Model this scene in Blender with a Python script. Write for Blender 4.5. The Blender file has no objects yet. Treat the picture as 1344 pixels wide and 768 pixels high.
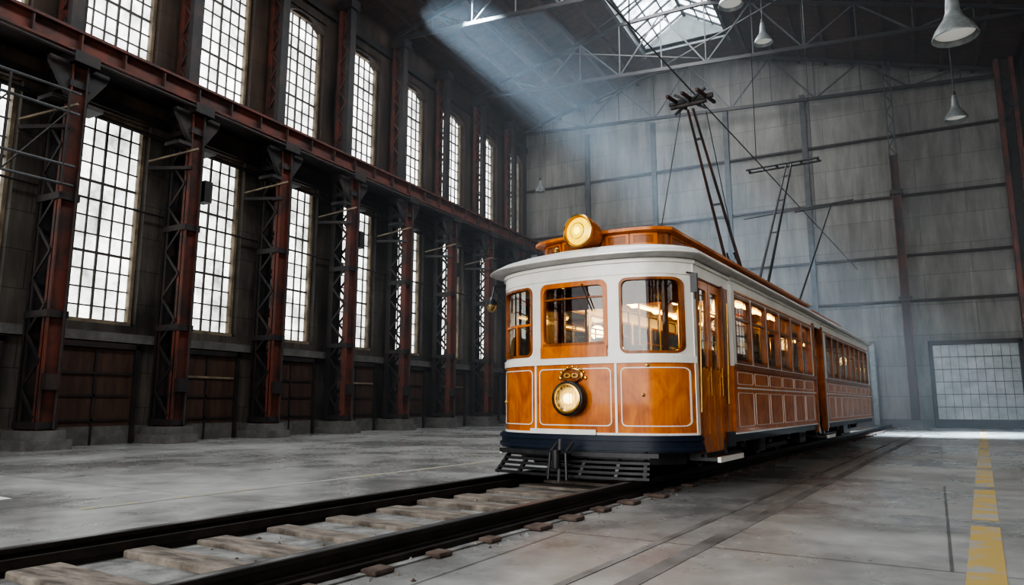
import bpy, bmesh, math, random
from mathutils import Vector, Matrix
random.seed(7)
rad = math.radians

# ------------------------------------------------------------------ materials
def new_mat(name):
    m = bpy.data.materials.new(name); m.use_nodes = True
    nt = m.node_tree
    return m, nt, nt.nodes['Principled BSDF']

def mat(name, c1, rough=0.5, c2=None, scale=3.0, metal=0.0, bump=0.0, coat=0.0,
        world=False, stretch=(1,1,1), lo=0.35, hi=0.65, detail=6, emit=None, estr=0.0, spec=0.5):
    m, nt, b = new_mat(name)
    b.inputs['Roughness'].default_value = rough
    b.inputs['Metallic'].default_value = metal
    b.inputs['Coat Weight'].default_value = coat
    b.inputs['Coat Roughness'].default_value = 0.06
    b.inputs['Specular IOR Level'].default_value = spec
    b.inputs['Base Color'].default_value = (*c1, 1)
    if emit:
        b.inputs['Emission Color'].default_value = (*emit, 1)
        b.inputs['Emission Strength'].default_value = estr
    if c2 or bump:
        if world:
            src = nt.nodes.new('ShaderNodeNewGeometry').outputs['Position']
        else:
            src = nt.nodes.new('ShaderNodeTexCoord').outputs['Object']
        mp = nt.nodes.new('ShaderNodeMapping'); mp.inputs['Scale'].default_value = stretch
        nt.links.new(src, mp.inputs['Vector'])
        n = nt.nodes.new('ShaderNodeTexNoise')
        n.inputs['Scale'].default_value = scale; n.inputs['Detail'].default_value = detail
        n.inputs['Roughness'].default_value = 0.65
        nt.links.new(mp.outputs['Vector'], n.inputs['Vector'])
        if c2:
            r = nt.nodes.new('ShaderNodeValToRGB')
            r.color_ramp.elements[0].position = lo; r.color_ramp.elements[0].color = (*c1, 1)
            r.color_ramp.elements[1].position = hi; r.color_ramp.elements[1].color = (*c2, 1)
            nt.links.new(n.outputs['Fac'], r.inputs['Fac'])
            nt.links.new(r.outputs['Color'], b.inputs['Base Color'])
        if bump:
            bp = nt.nodes.new('ShaderNodeBump'); bp.inputs['Strength'].default_value = bump
            bp.inputs['Distance'].default_value = 0.02
            nt.links.new(n.outputs['Fac'], bp.inputs['Height'])
            nt.links.new(bp.outputs['Normal'], b.inputs['Normal'])
    return m

def wood_mat(name, dark, mid, light, rough=0.3, coat=0.8, gs=1.0):
    m, nt, b = new_mat(name); N = nt.nodes.new; L = nt.links.new
    t = N('ShaderNodeTexCoord'); mp = N('ShaderNodeMapping'); L(t.outputs['Object'], mp.inputs['Vector'])
    mp.inputs['Scale'].default_value = (1.2*gs,1.2*gs,0.8*gs)
    n1 = N('ShaderNodeTexNoise'); n1.inputs['Scale'].default_value = 2.6; n1.inputs['Detail'].default_value = 7
    n1.inputs['Distortion'].default_value = 1.8; L(mp.outputs['Vector'], n1.inputs['Vector'])
    mp2 = N('ShaderNodeMapping'); L(t.outputs['Object'], mp2.inputs['Vector']); mp2.inputs['Scale'].default_value=(22,22,2.2)
    n2 = N('ShaderNodeTexNoise'); n2.inputs['Scale'].default_value = 1.5; n2.inputs['Detail'].default_value = 6
    L(mp2.outputs['Vector'], n2.inputs['Vector'])
    a = N('ShaderNodeMath'); a.operation='MULTIPLY_ADD'; a.inputs[1].default_value=0.28
    L(n2.outputs['Fac'], a.inputs[0])
    s = N('ShaderNodeMath'); s.operation='MULTIPLY'; s.inputs[1].default_value=0.75; L(n1.outputs['Fac'], s.inputs[0])
    L(s.outputs[0], a.inputs[2])
    r = N('ShaderNodeValToRGB'); e=r.color_ramp.elements
    e[0].position=0.34; e[0].color=(*dark,1); e[1].position=0.70; e[1].color=(*light,1)
    q=r.color_ramp.elements.new(0.5); q.color=(*mid,1)
    L(a.outputs[0], r.inputs['Fac']); L(r.outputs['Color'], b.inputs['Base Color'])
    b.inputs['Roughness'].default_value=rough; b.inputs['Coat Weight'].default_value=coat; b.inputs['Coat Roughness'].default_value=0.05
    b.inputs['Specular IOR Level'].default_value=0.25; b.inputs['Coat IOR'].default_value=1.4
    return m

def concrete(name, c1, c2, joint, plane='XY', bw=4.0, bh=4.0, mortar=0.006, rough=(0.3,0.6), rot=0.0, streak=False, big=0.25, stain=0.6, sscale=0.5):
    m, nt, b = new_mat(name); N = nt.nodes.new; L = nt.links.new
    g = N('ShaderNodeNewGeometry')
    mp = N('ShaderNodeMapping'); L(g.outputs['Position'], mp.inputs['Vector'])
    mp.inputs['Rotation'].default_value = (0,0,rot)
    n1 = N('ShaderNodeTexNoise'); n1.inputs['Scale'].default_value = big; n1.inputs['Detail'].default_value = 8
    n1.inputs['Roughness'].default_value = 0.62
    L(mp.outputs['Vector'], n1.inputs['Vector'])
    mp2 = N('ShaderNodeMapping'); L(g.outputs['Position'], mp2.inputs['Vector'])
    mp2.inputs['Scale'].default_value = (1,1,0.12) if streak else (1,1,1)
    n2 = N('ShaderNodeTexNoise'); n2.inputs['Scale'].default_value = 2.2; n2.inputs['Detail'].default_value = 10
    n2.inputs['Roughness'].default_value = 0.7
    L(mp2.outputs['Vector'], n2.inputs['Vector'])
    mx = N('ShaderNodeMath'); mx.operation = 'ADD'
    L(n1.outputs['Fac'], mx.inputs[0]); L(n2.outputs['Fac'], mx.inputs[1])
    r = N('ShaderNodeValToRGB'); r.color_ramp.elements[0].position = 0.4; r.color_ramp.elements[1].position = 0.62
    hf = N('ShaderNodeMath'); hf.operation='MULTIPLY'; hf.inputs[1].default_value = 0.5
    L(mx.outputs[0], hf.inputs[0]); L(hf.outputs[0], r.inputs['Fac'])
    r.color_ramp.elements[0].color = (*c1,1); r.color_ramp.elements[1].color = (*c2,1)
    sep = N('ShaderNodeSeparateXYZ'); L(mp.outputs['Vector'], sep.inputs[0])
    com = N('ShaderNodeCombineXYZ')
    L(sep.outputs[plane[0]], com.inputs['X']); L(sep.outputs[plane[1]], com.inputs['Y'])
    br = N('ShaderNodeTexBrick'); L(com.outputs[0], br.inputs['Vector'])
    br.inputs['Scale'].default_value = 1.0; br.inputs['Brick Width'].default_value = bw
    br.inputs['Row Height'].default_value = bh; br.inputs['Mortar Size'].default_value = mortar
    br.inputs['Color1'].default_value = (1,1,1,1); br.inputs['Color2'].default_value = (0.86,0.86,0.86,1)
    br.inputs['Mortar'].default_value = (joint,joint,joint,1)
    mul = N('ShaderNodeMixRGB'); mul.blend_type = 'MULTIPLY'; mul.inputs[0].default_value = 1
    L(r.outputs['Color'], mul.inputs[1]); L(br.outputs['Color'], mul.inputs[2])
    n3 = N('ShaderNodeTexNoise'); n3.inputs['Scale'].default_value = sscale; n3.inputs['Detail'].default_value = 12
    n3.inputs['Roughness'].default_value = 0.72; n3.inputs['Distortion'].default_value = 0.6
    L(mp2.outputs['Vector'], n3.inputs['Vector'])
    r3 = N('ShaderNodeValToRGB'); r3.color_ramp.elements[0].position = 0.38; r3.color_ramp.elements[1].position = 0.54
    r3.color_ramp.elements[0].color = (stain,stain*0.98,stain*0.95,1); r3.color_ramp.elements[1].color = (1,1,1,1)
    L(n3.outputs['Fac'], r3.inputs['Fac'])
    mul2 = N('ShaderNodeMixRGB'); mul2.blend_type = 'MULTIPLY'; mul2.inputs[0].default_value = 1
    L(mul.outputs[0], mul2.inputs[1]); L(r3.outputs['Color'], mul2.inputs[2])
    L(mul2.outputs[0], b.inputs['Base Color'])
    mr = N('ShaderNodeMapRange'); mr.inputs['From Min'].default_value=0.4; mr.inputs['From Max'].default_value=0.62
    mr.inputs['To Min'].default_value = rough[0]; mr.inputs['To Max'].default_value = rough[1]
    L(n1.outputs['Fac'], mr.inputs['Value']); L(mr.outputs[0], b.inputs['Roughness'])
    bp = N('ShaderNodeBump'); bp.inputs['Strength'].default_value = 0.25; bp.inputs['Distance'].default_value=0.02
    L(n2.outputs['Fac'], bp.inputs['Height']); L(bp.outputs['Normal'], b.inputs['Normal'])
    return m

def pane_mat(name, col, strength, py, pz, var=0.35):
    m, nt, b = new_mat(name); N = nt.nodes.new; L = nt.links.new
    t = N('ShaderNodeTexCoord')
    sn = N('ShaderNodeVectorMath'); sn.operation = 'SNAP'; sn.inputs[1].default_value = (10, py, pz)
    L(t.outputs['Object'], sn.inputs[0])
    oi = N('ShaderNodeObjectInfo')
    ad = N('ShaderNodeVectorMath'); ad.operation='ADD'; L(sn.outputs[0], ad.inputs[0]); L(oi.outputs['Location'], ad.inputs[1])
    wn = N('ShaderNodeTexWhiteNoise'); L(ad.outputs[0], wn.inputs['Vector'])
    g = N('ShaderNodeNewGeometry')
    nz = N('ShaderNodeTexNoise'); nz.inputs['Scale'].default_value = 1.1; nz.inputs['Detail'].default_value = 8
    nz.inputs['Roughness'].default_value = 0.7
    L(g.outputs['Position'], nz.inputs['Vector'])
    mr = N('ShaderNodeMapRange'); mr.inputs['To Min'].default_value = 1-var; mr.inputs['To Max'].default_value = 1.05
    L(wn.outputs['Value'], mr.inputs['Value'])
    mr2 = N('ShaderNodeMapRange'); mr2.inputs['From Min'].default_value=0.36; mr2.inputs['From Max'].default_value=0.6
    mr2.inputs['To Min'].default_value = 0.26; mr2.inputs['To Max'].default_value = 1.0
    L(nz.outputs['Fac'], mr2.inputs['Value'])
    mm = N('ShaderNodeMath'); mm.operation='MULTIPLY'; L(mr.outputs[0], mm.inputs[0]); L(mr2.outputs[0], mm.inputs[1])
    ms = N('ShaderNodeMath'); ms.operation='MULTIPLY'; ms.inputs[1].default_value = strength; L(mm.outputs[0], ms.inputs[0])
    b.inputs['Base Color'].default_value = (0.5,0.52,0.5,1); b.inputs['Roughness'].default_value = 0.3
    b.inputs['Emission Color'].default_value = (*col,1)
    L(ms.outputs[0], b.inputs['Emission Strength'])
    return m

def glass_mat(name, tint=(0.8,0.83,0.82), refl=0.9):
    m = bpy.data.materials.new(name); m.use_nodes = True; nt = m.node_tree
    nt.nodes.clear(); N = nt.nodes.new; L = nt.links.new
    o = N('ShaderNodeOutputMaterial'); mix = N('ShaderNodeMixShader')
    tr = N('ShaderNodeBsdfTransparent'); tr.inputs['Color'].default_value = (*tint,1)
    gl = N('ShaderNodeBsdfGlossy'); gl.inputs['Roughness'].default_value = 0.02
    gl.inputs['Color'].default_value = (refl,refl,refl,1)
    lw = N('ShaderNodeLayerWeight'); lw.inputs['Blend'].default_value = 0.3
    mr = N('ShaderNodeMapRange'); mr.inputs['To Min'].default_value = 0.03; mr.inputs['To Max'].default_value = 0.40
    L(lw.outputs['Fresnel'], mr.inputs['Value']); L(mr.outputs[0], mix.inputs['Fac'])
    L(tr.outputs[0], mix.inputs[1]); L(gl.outputs[0], mix.inputs[2]); L(mix.outputs[0], o.inputs['Surface'])
    return m

M = {}
M['wood'] = wood_mat('varnished_orange_wood', (0.31,0.073,0.006), (0.46,0.125,0.010), (0.60,0.195,0.018), 0.35, 0.45)
M['wood_dk'] = wood_mat('dark_varnished_wood', (0.12,0.032,0.006), (0.22,0.064,0.010), (0.34,0.11,0.018), 0.35, 0.35)
M['cream'] = mat('cream_paint', (0.72,0.70,0.65), 0.32, (0.56,0.545,0.50), 2.0, coat=0.2, lo=0.45, hi=0.8)
M['roofw'] = mat('roof_white_canvas', (0.52,0.52,0.51), 0.45, (0.33,0.335,0.33), 2.5, lo=0.4, hi=0.75)
M['black'] = mat('black_iron', (0.012,0.013,0.016), 0.38, (0.03,0.03,0.032), 8, spec=0.5)
M['navy'] = mat('bumper_paint', (0.008,0.014,0.028), 0.4, (0.013,0.02,0.036), 5, coat=0.1, spec=0.35)
M['brass'] = mat('brass', (0.65,0.42,0.14), 0.28, (0.42,0.25,0.07), 6, metal=1.0)
M['chrome'] = mat('nickel', (0.7,0.66,0.56), 0.15, metal=1.0)
M['lens_y'] = mat('amber_lens', (0.80,0.52,0.0), 0.15, (0.95,0.68,0.01), 12, emit=(1,0.66,0.0), estr=0.85, coat=0.2)
M['lens_h'] = mat('amber_bulb_hot', (1,0.8,0.1), 0.15, emit=(1,0.80,0.06), estr=1.9, coat=0.2)
M['reflector'] = mat('headlight_reflector', (0.62,0.50,0.28), 0.18, (0.4,0.29,0.14), 9, metal=0.9)
M['lens_w'] = mat('headlight_bulb', (0.95,0.85,0.6), 0.1, emit=(1,0.76,0.30), estr=2.4, coat=0.5)
M['bulb'] = mat('warm_bulb', (1,0.7,0.3), 0.3, emit=(1,0.50,0.10), estr=14)
M['seat'] = mat('seat_leather', (0.03,0.026,0.024), 0.45, (0.055,0.045,0.04), 5)
M['glass'] = glass_mat('window_glass')
M['rust'] = mat('rusty_red_steel', (0.12,0.034,0.022), 0.6, (0.04,0.023,0.02), 1.3, world=True, bump=0.2, lo=0.44, hi=0.62)
M['rust_dk'] = mat('rusty_dark_steel', (0.075,0.028,0.020), 0.6, (0.025,0.02,0.02), 1.5, world=True, bump=0.2, lo=0.40, hi=0.62)
M['steel'] = mat('dark_grimy_steel', (0.018,0.017,0.018), 0.55, (0.05,0.03,0.024), 1.8, world=True, bump=0.15, lo=0.45, hi=0.75)
M['grey_st'] = mat('grey_steel', (0.075,0.08,0.085), 0.55, (0.04,0.04,0.043), 3, world=True)
M['ped'] = mat('pedestal_concrete', (0.075,0.073,0.07), 0.7, (0.13,0.125,0.118), 3, world=True, bump=0.3)
M['wall_lo'] = concrete('wall_lower_plaster', (0.036,0.031,0.027), (0.115,0.10,0.085), 0.45, 'YZ', 1.64, 0.9, 0.012, (0.6,0.85), streak=True, big=0.5, stain=0.42)
M['wall_up'] = concrete('wall_upper_plaster', (0.028,0.020,0.016), (0.095,0.063,0.047), 0.6, 'YZ', 3.28, 1.2, 0.012, (0.6,0.85), streak=True, big=0.5, stain=0.42)
M['wall_bk'] = concrete('wall_back_concrete', (0.15,0.146,0.136), (0.30,0.29,0.268), 0.5, 'XZ', 3.6, 1.3, 0.012, (0.6,0.85), streak=True, big=0.35, stain=0.62)
M['floor'] = concrete('floor_concrete', (0.19,0.193,0.19), (0.35,0.352,0.345), 0.4, 'XY', 5.2, 5.2, 0.012, (0.18,0.46), rot=rad(3), big=0.3, stain=0.70, sscale=0.35)
M['ceil'] = concrete('ceiling_boards', (0.028,0.016,0.010), (0.10,0.046,0.026), 0.35, 'XY', 4.5, 0.45, 0.02, (0.7,0.9), big=0.5)
M['door'] = mat('old_brown_door', (0.033,0.017,0.012), 0.65, (0.07,0.036,0.025), 2, world=True, stretch=(1,3,0.4))
M['trimtan'] = mat('window_trim_tan', (0.24,0.19,0.13), 0.6, (0.10,0.078,0.058), 2.5, world=True)
M['muntin'] = mat('muntin_iron', (0.07,0.062,0.055), 0.6)
M['pane_lo'] = pane_mat('frosted_panes', (0.96,0.98,0.94), 2.5, 2.0/6, 5.5/12, 0.42)
M['pane_up'] = pane_mat('upper_panes', (0.97,0.98,0.97), 3.0, 2.0/6, 4.9/11, 0.35)
M['sky_pane'] = pane_mat('skylight_panes', (0.86,0.94,1.0), 4.5, 0.8, 10, 0.35)
M['rail'] = mat('rail_steel', (0.03,0.028,0.028), 0.4, (0.06,0.05,0.045), 4, metal=0.6, world=True)
M['railtop'] = mat('rail_polished', (0.22,0.22,0.23), 0.3, metal=0.9)
M['tie'] = mat('weathered_tie', (0.06,0.050,0.042), 0.85, (0.22,0.192,0.162), 3.5, world=True, bump=1.0, stretch=(1,4,1))
M['tie_r'] = mat('tie_ends_rusty', (0.05,0.033,0.027), 0.85, (0.13,0.095,0.078), 5, world=True, bump=0.5)
M['grit'] = mat('track_bed_grit', (0.07,0.07,0.068), 0.85, (0.24,0.24,0.23), 4, world=True, bump=0.8)
M['yellow'] = mat('worn_yellow_paint', (0.36,0.26,0.09), 0.6, (0.26,0.26,0.245), 2.5, world=True, lo=0.47, hi=0.55)
M['yellow_old'] = mat('faded_yellow_paint', (0.28,0.25,0.17), 0.6, (0.24,0.24,0.23), 2.5, world=True, lo=0.42, hi=0.54)
M['whitep'] = mat('worn_white_paint', (0.62,0.62,0.62), 0.6, (0.36,0.36,0.36), 4, world=True, lo=0.45, hi=0.55)
M['mark'] = mat('dark_floor_streak', (0.06,0.062,0.063), 0.45, (0.19,0.19,0.188), 1.3, world=True)
M['rolldoor'] = mat('rollup_door_panel', (0.42,0.45,0.45), 0.45, (0.28,0.31,0.315), 2, world=True)
M['shade'] = mat('lamp_shade_enamel', (0.20,0.22,0.22), 0.35, (0.13,0.14,0.14), 6)
M['lampglow'] = mat('lamp_diffuser', (0.5,0.5,0.47), 0.3, emit=(1,0.95,0.85), estr=0.15)

# ------------------------------------------------------------------ mesh builder
class MB:
    def __init__(s): s.v=[]; s.f=[]; s.m=[]; s.ml=[]
    def mi(s, k):
        if k not in s.ml: s.ml.append(k)
        return s.ml.index(k)
    def add(s, vs, fs, k):
        o = len(s.v); s.v += [tuple(v) for v in vs]; i = s.mi(k)
        for f in fs: s.f.append([a+o for a in f]); s.m.append(i)
    def box(s, x0,x1,y0,y1,z0,z1,k):
        s.add([(x0,y0,z0),(x1,y0,z0),(x1,y1,z0),(x0,y1,z0),(x0,y0,z1),(x1,y0,z1),(x1,y1,z1),(x0,y1,z1)],
              [(0,3,2,1),(4,5,6,7),(0,1,5,4),(1,2,6,5),(2,3,7,6),(3,0,4,7)], k)
    def beam(s, a,b,w,h,k):
        a=Vector(a); b=Vector(b); d=(b-a).normalized()
        up = Vector((0,0,1)) if abs(d.z)<0.95 else Vector((0,1,0))
        sd = d.cross(up).normalized(); u2 = sd.cross(d).normalized()
        vs=[]
        for p in (a,b):
            for i,j in ((-1,-1),(1,-1),(1,1),(-1,1)):
                vs.append(p+sd*i*w/2+u2*j*h/2)
        s.add(vs,[(0,1,2,3),(7,6,5,4),(0,4,5,1),(1,5,6,2),(2,6,7,3),(3,7,4,0)],k)
    def cyl(s,a,b,r1,r2=None,k='black',n=16,cap=True):
        r2 = r1 if r2 is None else r2
        a=Vector(a); b=Vector(b); d=(b-a).normalized()
        up = Vector((0,0,1)) if abs(d.z)<0.95 else Vector((0,1,0))
        sd = d.cross(up).normalized(); u2 = sd.cross(d).normalized()
        vs=[]
        for p,r in ((a,r1),(b,r2)):
            for i in range(n):
                t=2*math.pi*i/n; vs.append(p+(sd*math.cos(t)+u2*math.sin(t))*r)
        fs=[(i,(i+1)%n,n+(i+1)%n,n+i) for i in range(n)]
        if cap: fs += [tuple(range(n-1,-1,-1)), tuple(range(n,2*n))]
        s.add(vs,fs,k)
    def lathe(s,origin,axis,prof,k,n=24):
        a=Vector(origin); d=Vector(axis).normalized()
        up = Vector((0,0,1)) if abs(d.z)<0.95 else Vector((0,1,0))
        sd = d.cross(up).normalized(); u2 = sd.cross(d).normalized()
        vs=[]; fs=[]
        for (t,r) in prof:
            for i in range(n):
                q=2*math.pi*i/n; vs.append(a+d*t+(sd*math.cos(q)+u2*math.sin(q))*max(r,1e-4))
        for j in range(len(prof)-1):
            for i in range(n):
                fs.append((j*n+i,j*n+(i+1)%n,(j+1)*n+(i+1)%n,(j+1)*n+i))
        s.add(vs,fs,k)
    def rings(s,rings,k,closed=True,capend=False,capstart=False):
        n=len(rings[0]); vs=[p for r in rings for p in r]; fs=[]
        for j in range(len(rings)-1):
            for i in range(n if closed else n-1):
                fs.append((j*n+i,j*n+(i+1)%n,(j+1)*n+(i+1)%n,(j+1)*n+i))
        if capend: fs.append(tuple(range((len(rings)-1)*n,len(rings)*n)))
        if capstart: fs.append(tuple(range(n-1,-1,-1)))
        s.add(vs,fs,k)
    def slab(s,f,u0,u1,z0,z1,o0,o1,k,n=1):
        vs=[];
        for i in range(n+1):
            u=u0+(u1-u0)*i/n
            vs += [f(u,z0,o0),f(u,z1,o0),f(u,z1,o1),f(u,z0,o1)]
        fs=[]
        for i in range(n):
            a=i*4;b=a+4
            for j in range(4): fs.append((a+j,a+(j+1)%4,b+(j+1)%4,b+j))
        fs += [(3,2,1,0),(n*4,n*4+1,n*4+2,n*4+3)]
        s.add(vs,fs,k)
    def ring(s,f,outer,inner,o0,o1,k):
        n=len(outer)
        vs=[f(u,z,o1) for u,z in outer]+[f(u,z,o1) for u,z in inner]+[f(u,z,o0) for u,z in inner]+[f(u,z,o0) for u,z in outer]
        fs=[]
        for j in range(4):
            a=j*n;b=((j+1)%4)*n
            for i in range(n): fs.append((a+i,a+(i+1)%n,b+(i+1)%n,b+i))
        s.add(vs,fs,k)
    def build(s,name,parent=None,smooth=True,bevel=0,loc=None):
        me=bpy.data.meshes.new(name); me.from_pydata(s.v,[],s.f)
        for k in s.ml: me.materials.append(M[k])
        me.polygons.foreach_set('material_index',s.m)
        bm=bmesh.new(); bm.from_mesh(me)
        bmesh.ops.recalc_face_normals(bm,faces=bm.faces); bm.to_mesh(me); bm.free()
        if smooth:
            me.polygons.foreach_set('use_smooth',[True]*len(me.polygons))
            me.set_sharp_from_angle(angle=rad(32))
        me.update()
        return place(name,me,loc,parent,bevel)

def place(name,me,loc=None,parent=None,bevel=0,rotz=0):
    ob=bpy.data.objects.new(name,me); bpy.context.scene.collection.objects.link(ob)
    if loc: ob.location=loc
    ob.rotation_euler[2]=rotz
    if parent: ob.parent=parent
    if bevel:
        b=ob.modifiers.new('bevel','BEVEL'); b.width=bevel; b.segments=2; b.limit_method='ANGLE'
    return ob

def rrect(u0,u1,z0,z1,r,sub=6,cn=4):
    pts=[]
    def edge(a,b):
        for i in range(sub): pts.append((a[0]+(b[0]-a[0])*i/sub,a[1]+(b[1]-a[1])*i/sub))
    def corner(cx,cz,t0):
        for i in range(cn):
            t=t0+math.pi/2*i/cn; pts.append((cx+r*math.cos(t),cz+r*math.sin(t)))
    edge((u0+r,z0),(u1-r,z0)); corner(u1-r,z0+r,-math.pi/2)
    edge((u1,z0+r),(u1,z1-r)); corner(u1-r,z1-r,0)
    edge((u1-r,z1),(u0+r,z1)); corner(u0+r,z1-r,math.pi/2)
    edge((u0,z1-r),(u0,z0+r)); corner(u0+r,z0+r,math.pi)
    return pts

def empty(name,loc=(0,0,0),rotz=0):
    e=bpy.data.objects.new(name,None); bpy.context.scene.collection.objects.link(e)
    e.location=loc; e.rotation_euler[2]=rotz; return e

# ------------------------------------------------------------------ room shell
WX=-17.4; RX=5.8; BY=35.0; BAY=3.28
cols=[9.2+BAY*k for k in range(-6,8)]
b=MB(); b.box(WX-1,RX+1,-14,BY+1,-0.3,0,'floor'); b.build('floor')

b=MB(); x0,x1=WX-0.45,WX
ys=cols+[BY]
b.box(x0,x1,ys[0]-BAY/2,BY,0,3.0,'wall_lo')
b.box(x0,x1,ys[0]-BAY/2,BY,8.5,9.9,'wall_up')
b.box(x0,x1,ys[0]-BAY/2,BY,14.8,16.9,'wall_up')
wc=[]
for i in range(len(cols)-1):
    wc.append((cols[i]+cols[i+1])/2)
wc.append(cols[-1]+1.5)
prev=ys[0]-BAY/2
for c in wc:
    hw=1.0 if c<33 else 0.85
    b.box(x0,x1,prev,c-hw,3.0,8.5,'wall_lo'); b.box(x0,x1,prev,c-hw,9.9,14.8,'wall_up'); prev=c+hw
    n=10; vs=[]
    for j in range(n+1):
        t=-1+2*j/n; zz=14.8-0.36*abs(t)**2.2
        vs += [(x0,c+t*hw,zz),(x0,c+t*hw,14.85),(x1,c+t*hw,14.85),(x1,c+t*hw,zz)]
    fs=[]
    for j in range(n):
        a=j*4
        for q in range(4): fs.append((a+q,a+(q+1)%4,a+4+(q+1)%4,a+4+q))
    b.add(vs,fs,'wall_up')
b.box(x0,x1,prev,BY,3.0,8.5,'wall_lo'); b.box(x0,x1,prev,BY,9.9,14.8,'wall_up')
b.build('wall_left',smooth=False)

b=MB()
b.box(WX,WX+0.14,-11,BY,2.55,2.78,'ped'); b.box(WX,WX+0.08,-11,BY,0,0.45,'ped')
b.box(WX,WX+0.10,-11,BY,8.55,8.8,'steel'); b.box(WX,WX+0.12,-11,BY,15.2,15.5,'steel')
b.build('trim_1',smooth=False)

def window_mesh(name,w,h,nc,nr,pane):
    b=MB(); hw=w/2
    b.add([(0,-hw,0),(0,hw,0),(0,hw,h),(0,-hw,h)],[(0,1,2,3)],pane)
    for i in range(nc+1):
        y=-hw+w*i/nc; t=0.035 if i not in (nc//2,) else 0.055
        b.box(0,0.05,y-t/2,y+t/2,0,h,'muntin')
    for i in range(nr+1):
        z=h*i/nr; t=0.035 if i%4 else 0.065
        b.box(0,0.045,-hw,hw,z-t/2,z+t/2,'muntin')
    for y in (-hw,hw-0.09): b.box(-0.05,0.16,y,y+0.09,0,h,'trimtan')
    b.box(-0.05,0.16,-hw+0.09,hw-0.09,h-0.09,h,'trimtan'); b.box(-0.05,0.30,-hw+0.09,hw-0.09,0,0.10,'trimtan')
    ob=b.build(name,smooth=False); me=ob.data; bpy.data.objects.remove(ob); return me
mlo=window_mesh('window_lower',2.0,5.5,6,12,'pane_lo'); mup=window_mesh('window_upper',2.0,4.9,6,11,'pane_up')
k=1
for c in wc:
    s=1.0 if c<33 else 0.85
    for me,z in ((mlo,3.0),(mup,9.9)):
        o=place('window_%d'%k,me,(WX-0.36,c,z)); o.scale[1]=s; k+=1

b=MB(); x0,x1=RX,RX+0.45
for z0,z1 in ((0,3.0),(8.5,16.2)): b.box(x0,x1,-12,BY,z0,z1,'wall_up')
prev=-12
for c in wc:
    if c>32: continue
    b.box(x0,x1,prev,c-1.0,3.0,8.5,'wall_up'); prev=c+1.0
b.box(x0,x1,prev,BY,3.0,8.5,'wall_up'); b.build('wall_right',smooth=False)
for c in wc:
    if c>32: continue
    place('window_%d'%k,mlo,(RX+0.36,c,3.0),rotz=math.pi); k+=1

def roofz(x):
    if x<-9.5: return 16.5+(x+17.4)*(1.9/7.9)
    if x>-5.5: return 18.4-(x+5.5)*(3.4/11.3)
    return 18.4
b=MB()
pts=[(WX-0.45,0),(RX+0.45,0),(RX+0.45,roofz(RX)),(-5.5,18.4),(-7.5,19.9),(-9.5,18.4),(WX-0.45,16.4)]
vs=[(x,BY,z) for x,z in pts]+[(x,BY+0.4,z) for x,z in pts]; n=len(pts)
b.add(vs,[tuple(range(n)),tuple(range(2*n-1,n-1,-1))]+[(i,(i+1)%n,n+(i+1)%n,n+i) for i in range(n)],'wall_bk')
b.build('wall_back',smooth=False)
b=MB()
for z in (5.4,7.4,10.1,12.9): 
    b.box(WX,RX,BY-0.10,BY,z-0.06,z+0.06,'rust_dk'); b.box(WX,RX,BY-0.16,BY-0.1,z-0.02,z+0.02,'steel')
for x in (-13.6,-9.9,-6.2,-2.6): b.box(x-0.12,x+0.12,BY-0.22,BY-0.02,0,15.6,'grey_st')
b.box(WX,RX,BY-0.06,BY,0,0.35,'ped')
b.build('trim_2',smooth=False)

b=MB()
def slabroof(xa,za,xb,zb):
    b.add([(xa,-12,za),(xb,-12,zb),(xb,BY+0.4,zb),(xa,BY+0.4,za),(xa,-12,za+0.25),(xb,-12,zb+0.25),(xb,BY+0.4,zb+0.25),(xa,BY+0.4,za+0.25)],
      [(0,1,2,3),(4,5,6,7),(0,1,5,4),(1,2,6,5),(2,3,7,6),(3,0,4,7)],'ceil')
slabroof(WX-0.45,16.4,-9.5,18.4); slabroof(-5.5,18.4,RX+0.45,roofz(RX+0.45))
b.box(-9.5,-5.5,32.6,BY,18.4,18.6,'ceil')
x=WX+1.0
while x<RX:
    if x<-9.7 or x>-5.3:
        z=roofz(x); b.box(x-0.07,x+0.07,-12,BY,z-0.24,z-0.01,'rust_dk')
    x+=1.15
b.build('ceiling',smooth=False)

b=MB()
for xa,xb in ((-9.5,-7.5),(-5.5,-7.5)):
    b.add([(xa,-6,18.7),(xa,32.6,18.7),(xb,32.6,20.0),(xb,-6,20.0)],[(0,1,2,3)],'sky_pane')
    y=-6
    while y<32.7:
        b.beam((xa,y,18.66),(xb,y,19.96),0.07,0.1,'grey_st'); y+=0.8
    for t in (0.33,0.66):
        b.beam((xa+(xb-xa)*t,-6,18.66+1.3*t),(xa+(xb-xa)*t,32.6,18.66+1.3*t),0.05,0.08,'grey_st')
    s=1 if xa<-8 else -1
    b.box(min(xa,xa-s*0.15),max(xa,xa-s*0.15),-6,32.7,18.1,18.8,'grey_st')
b.beam((-7.5,-6,19.95),(-7.5,32.6,19.95),0.14,0.2,'grey_st')
b.add([(-9.5,32.6,18.3),(-5.5,32.6,18.3),(-5.5,32.6,18.75),(-7.5,32.6,20.05),(-9.5,32.6,18.75)],[(0,1,2,3,4)],'rolldoor')
b.add([(-9.5,-6,18.3),(-5.5,-6,18.3),(-5.5,-6,18.75),(-7.5,-6,20.05),(-9.5,-6,18.75)],[(0,1,2,3,4)],'rolldoor')
b.build('window_%d'%k,smooth=False)

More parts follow.
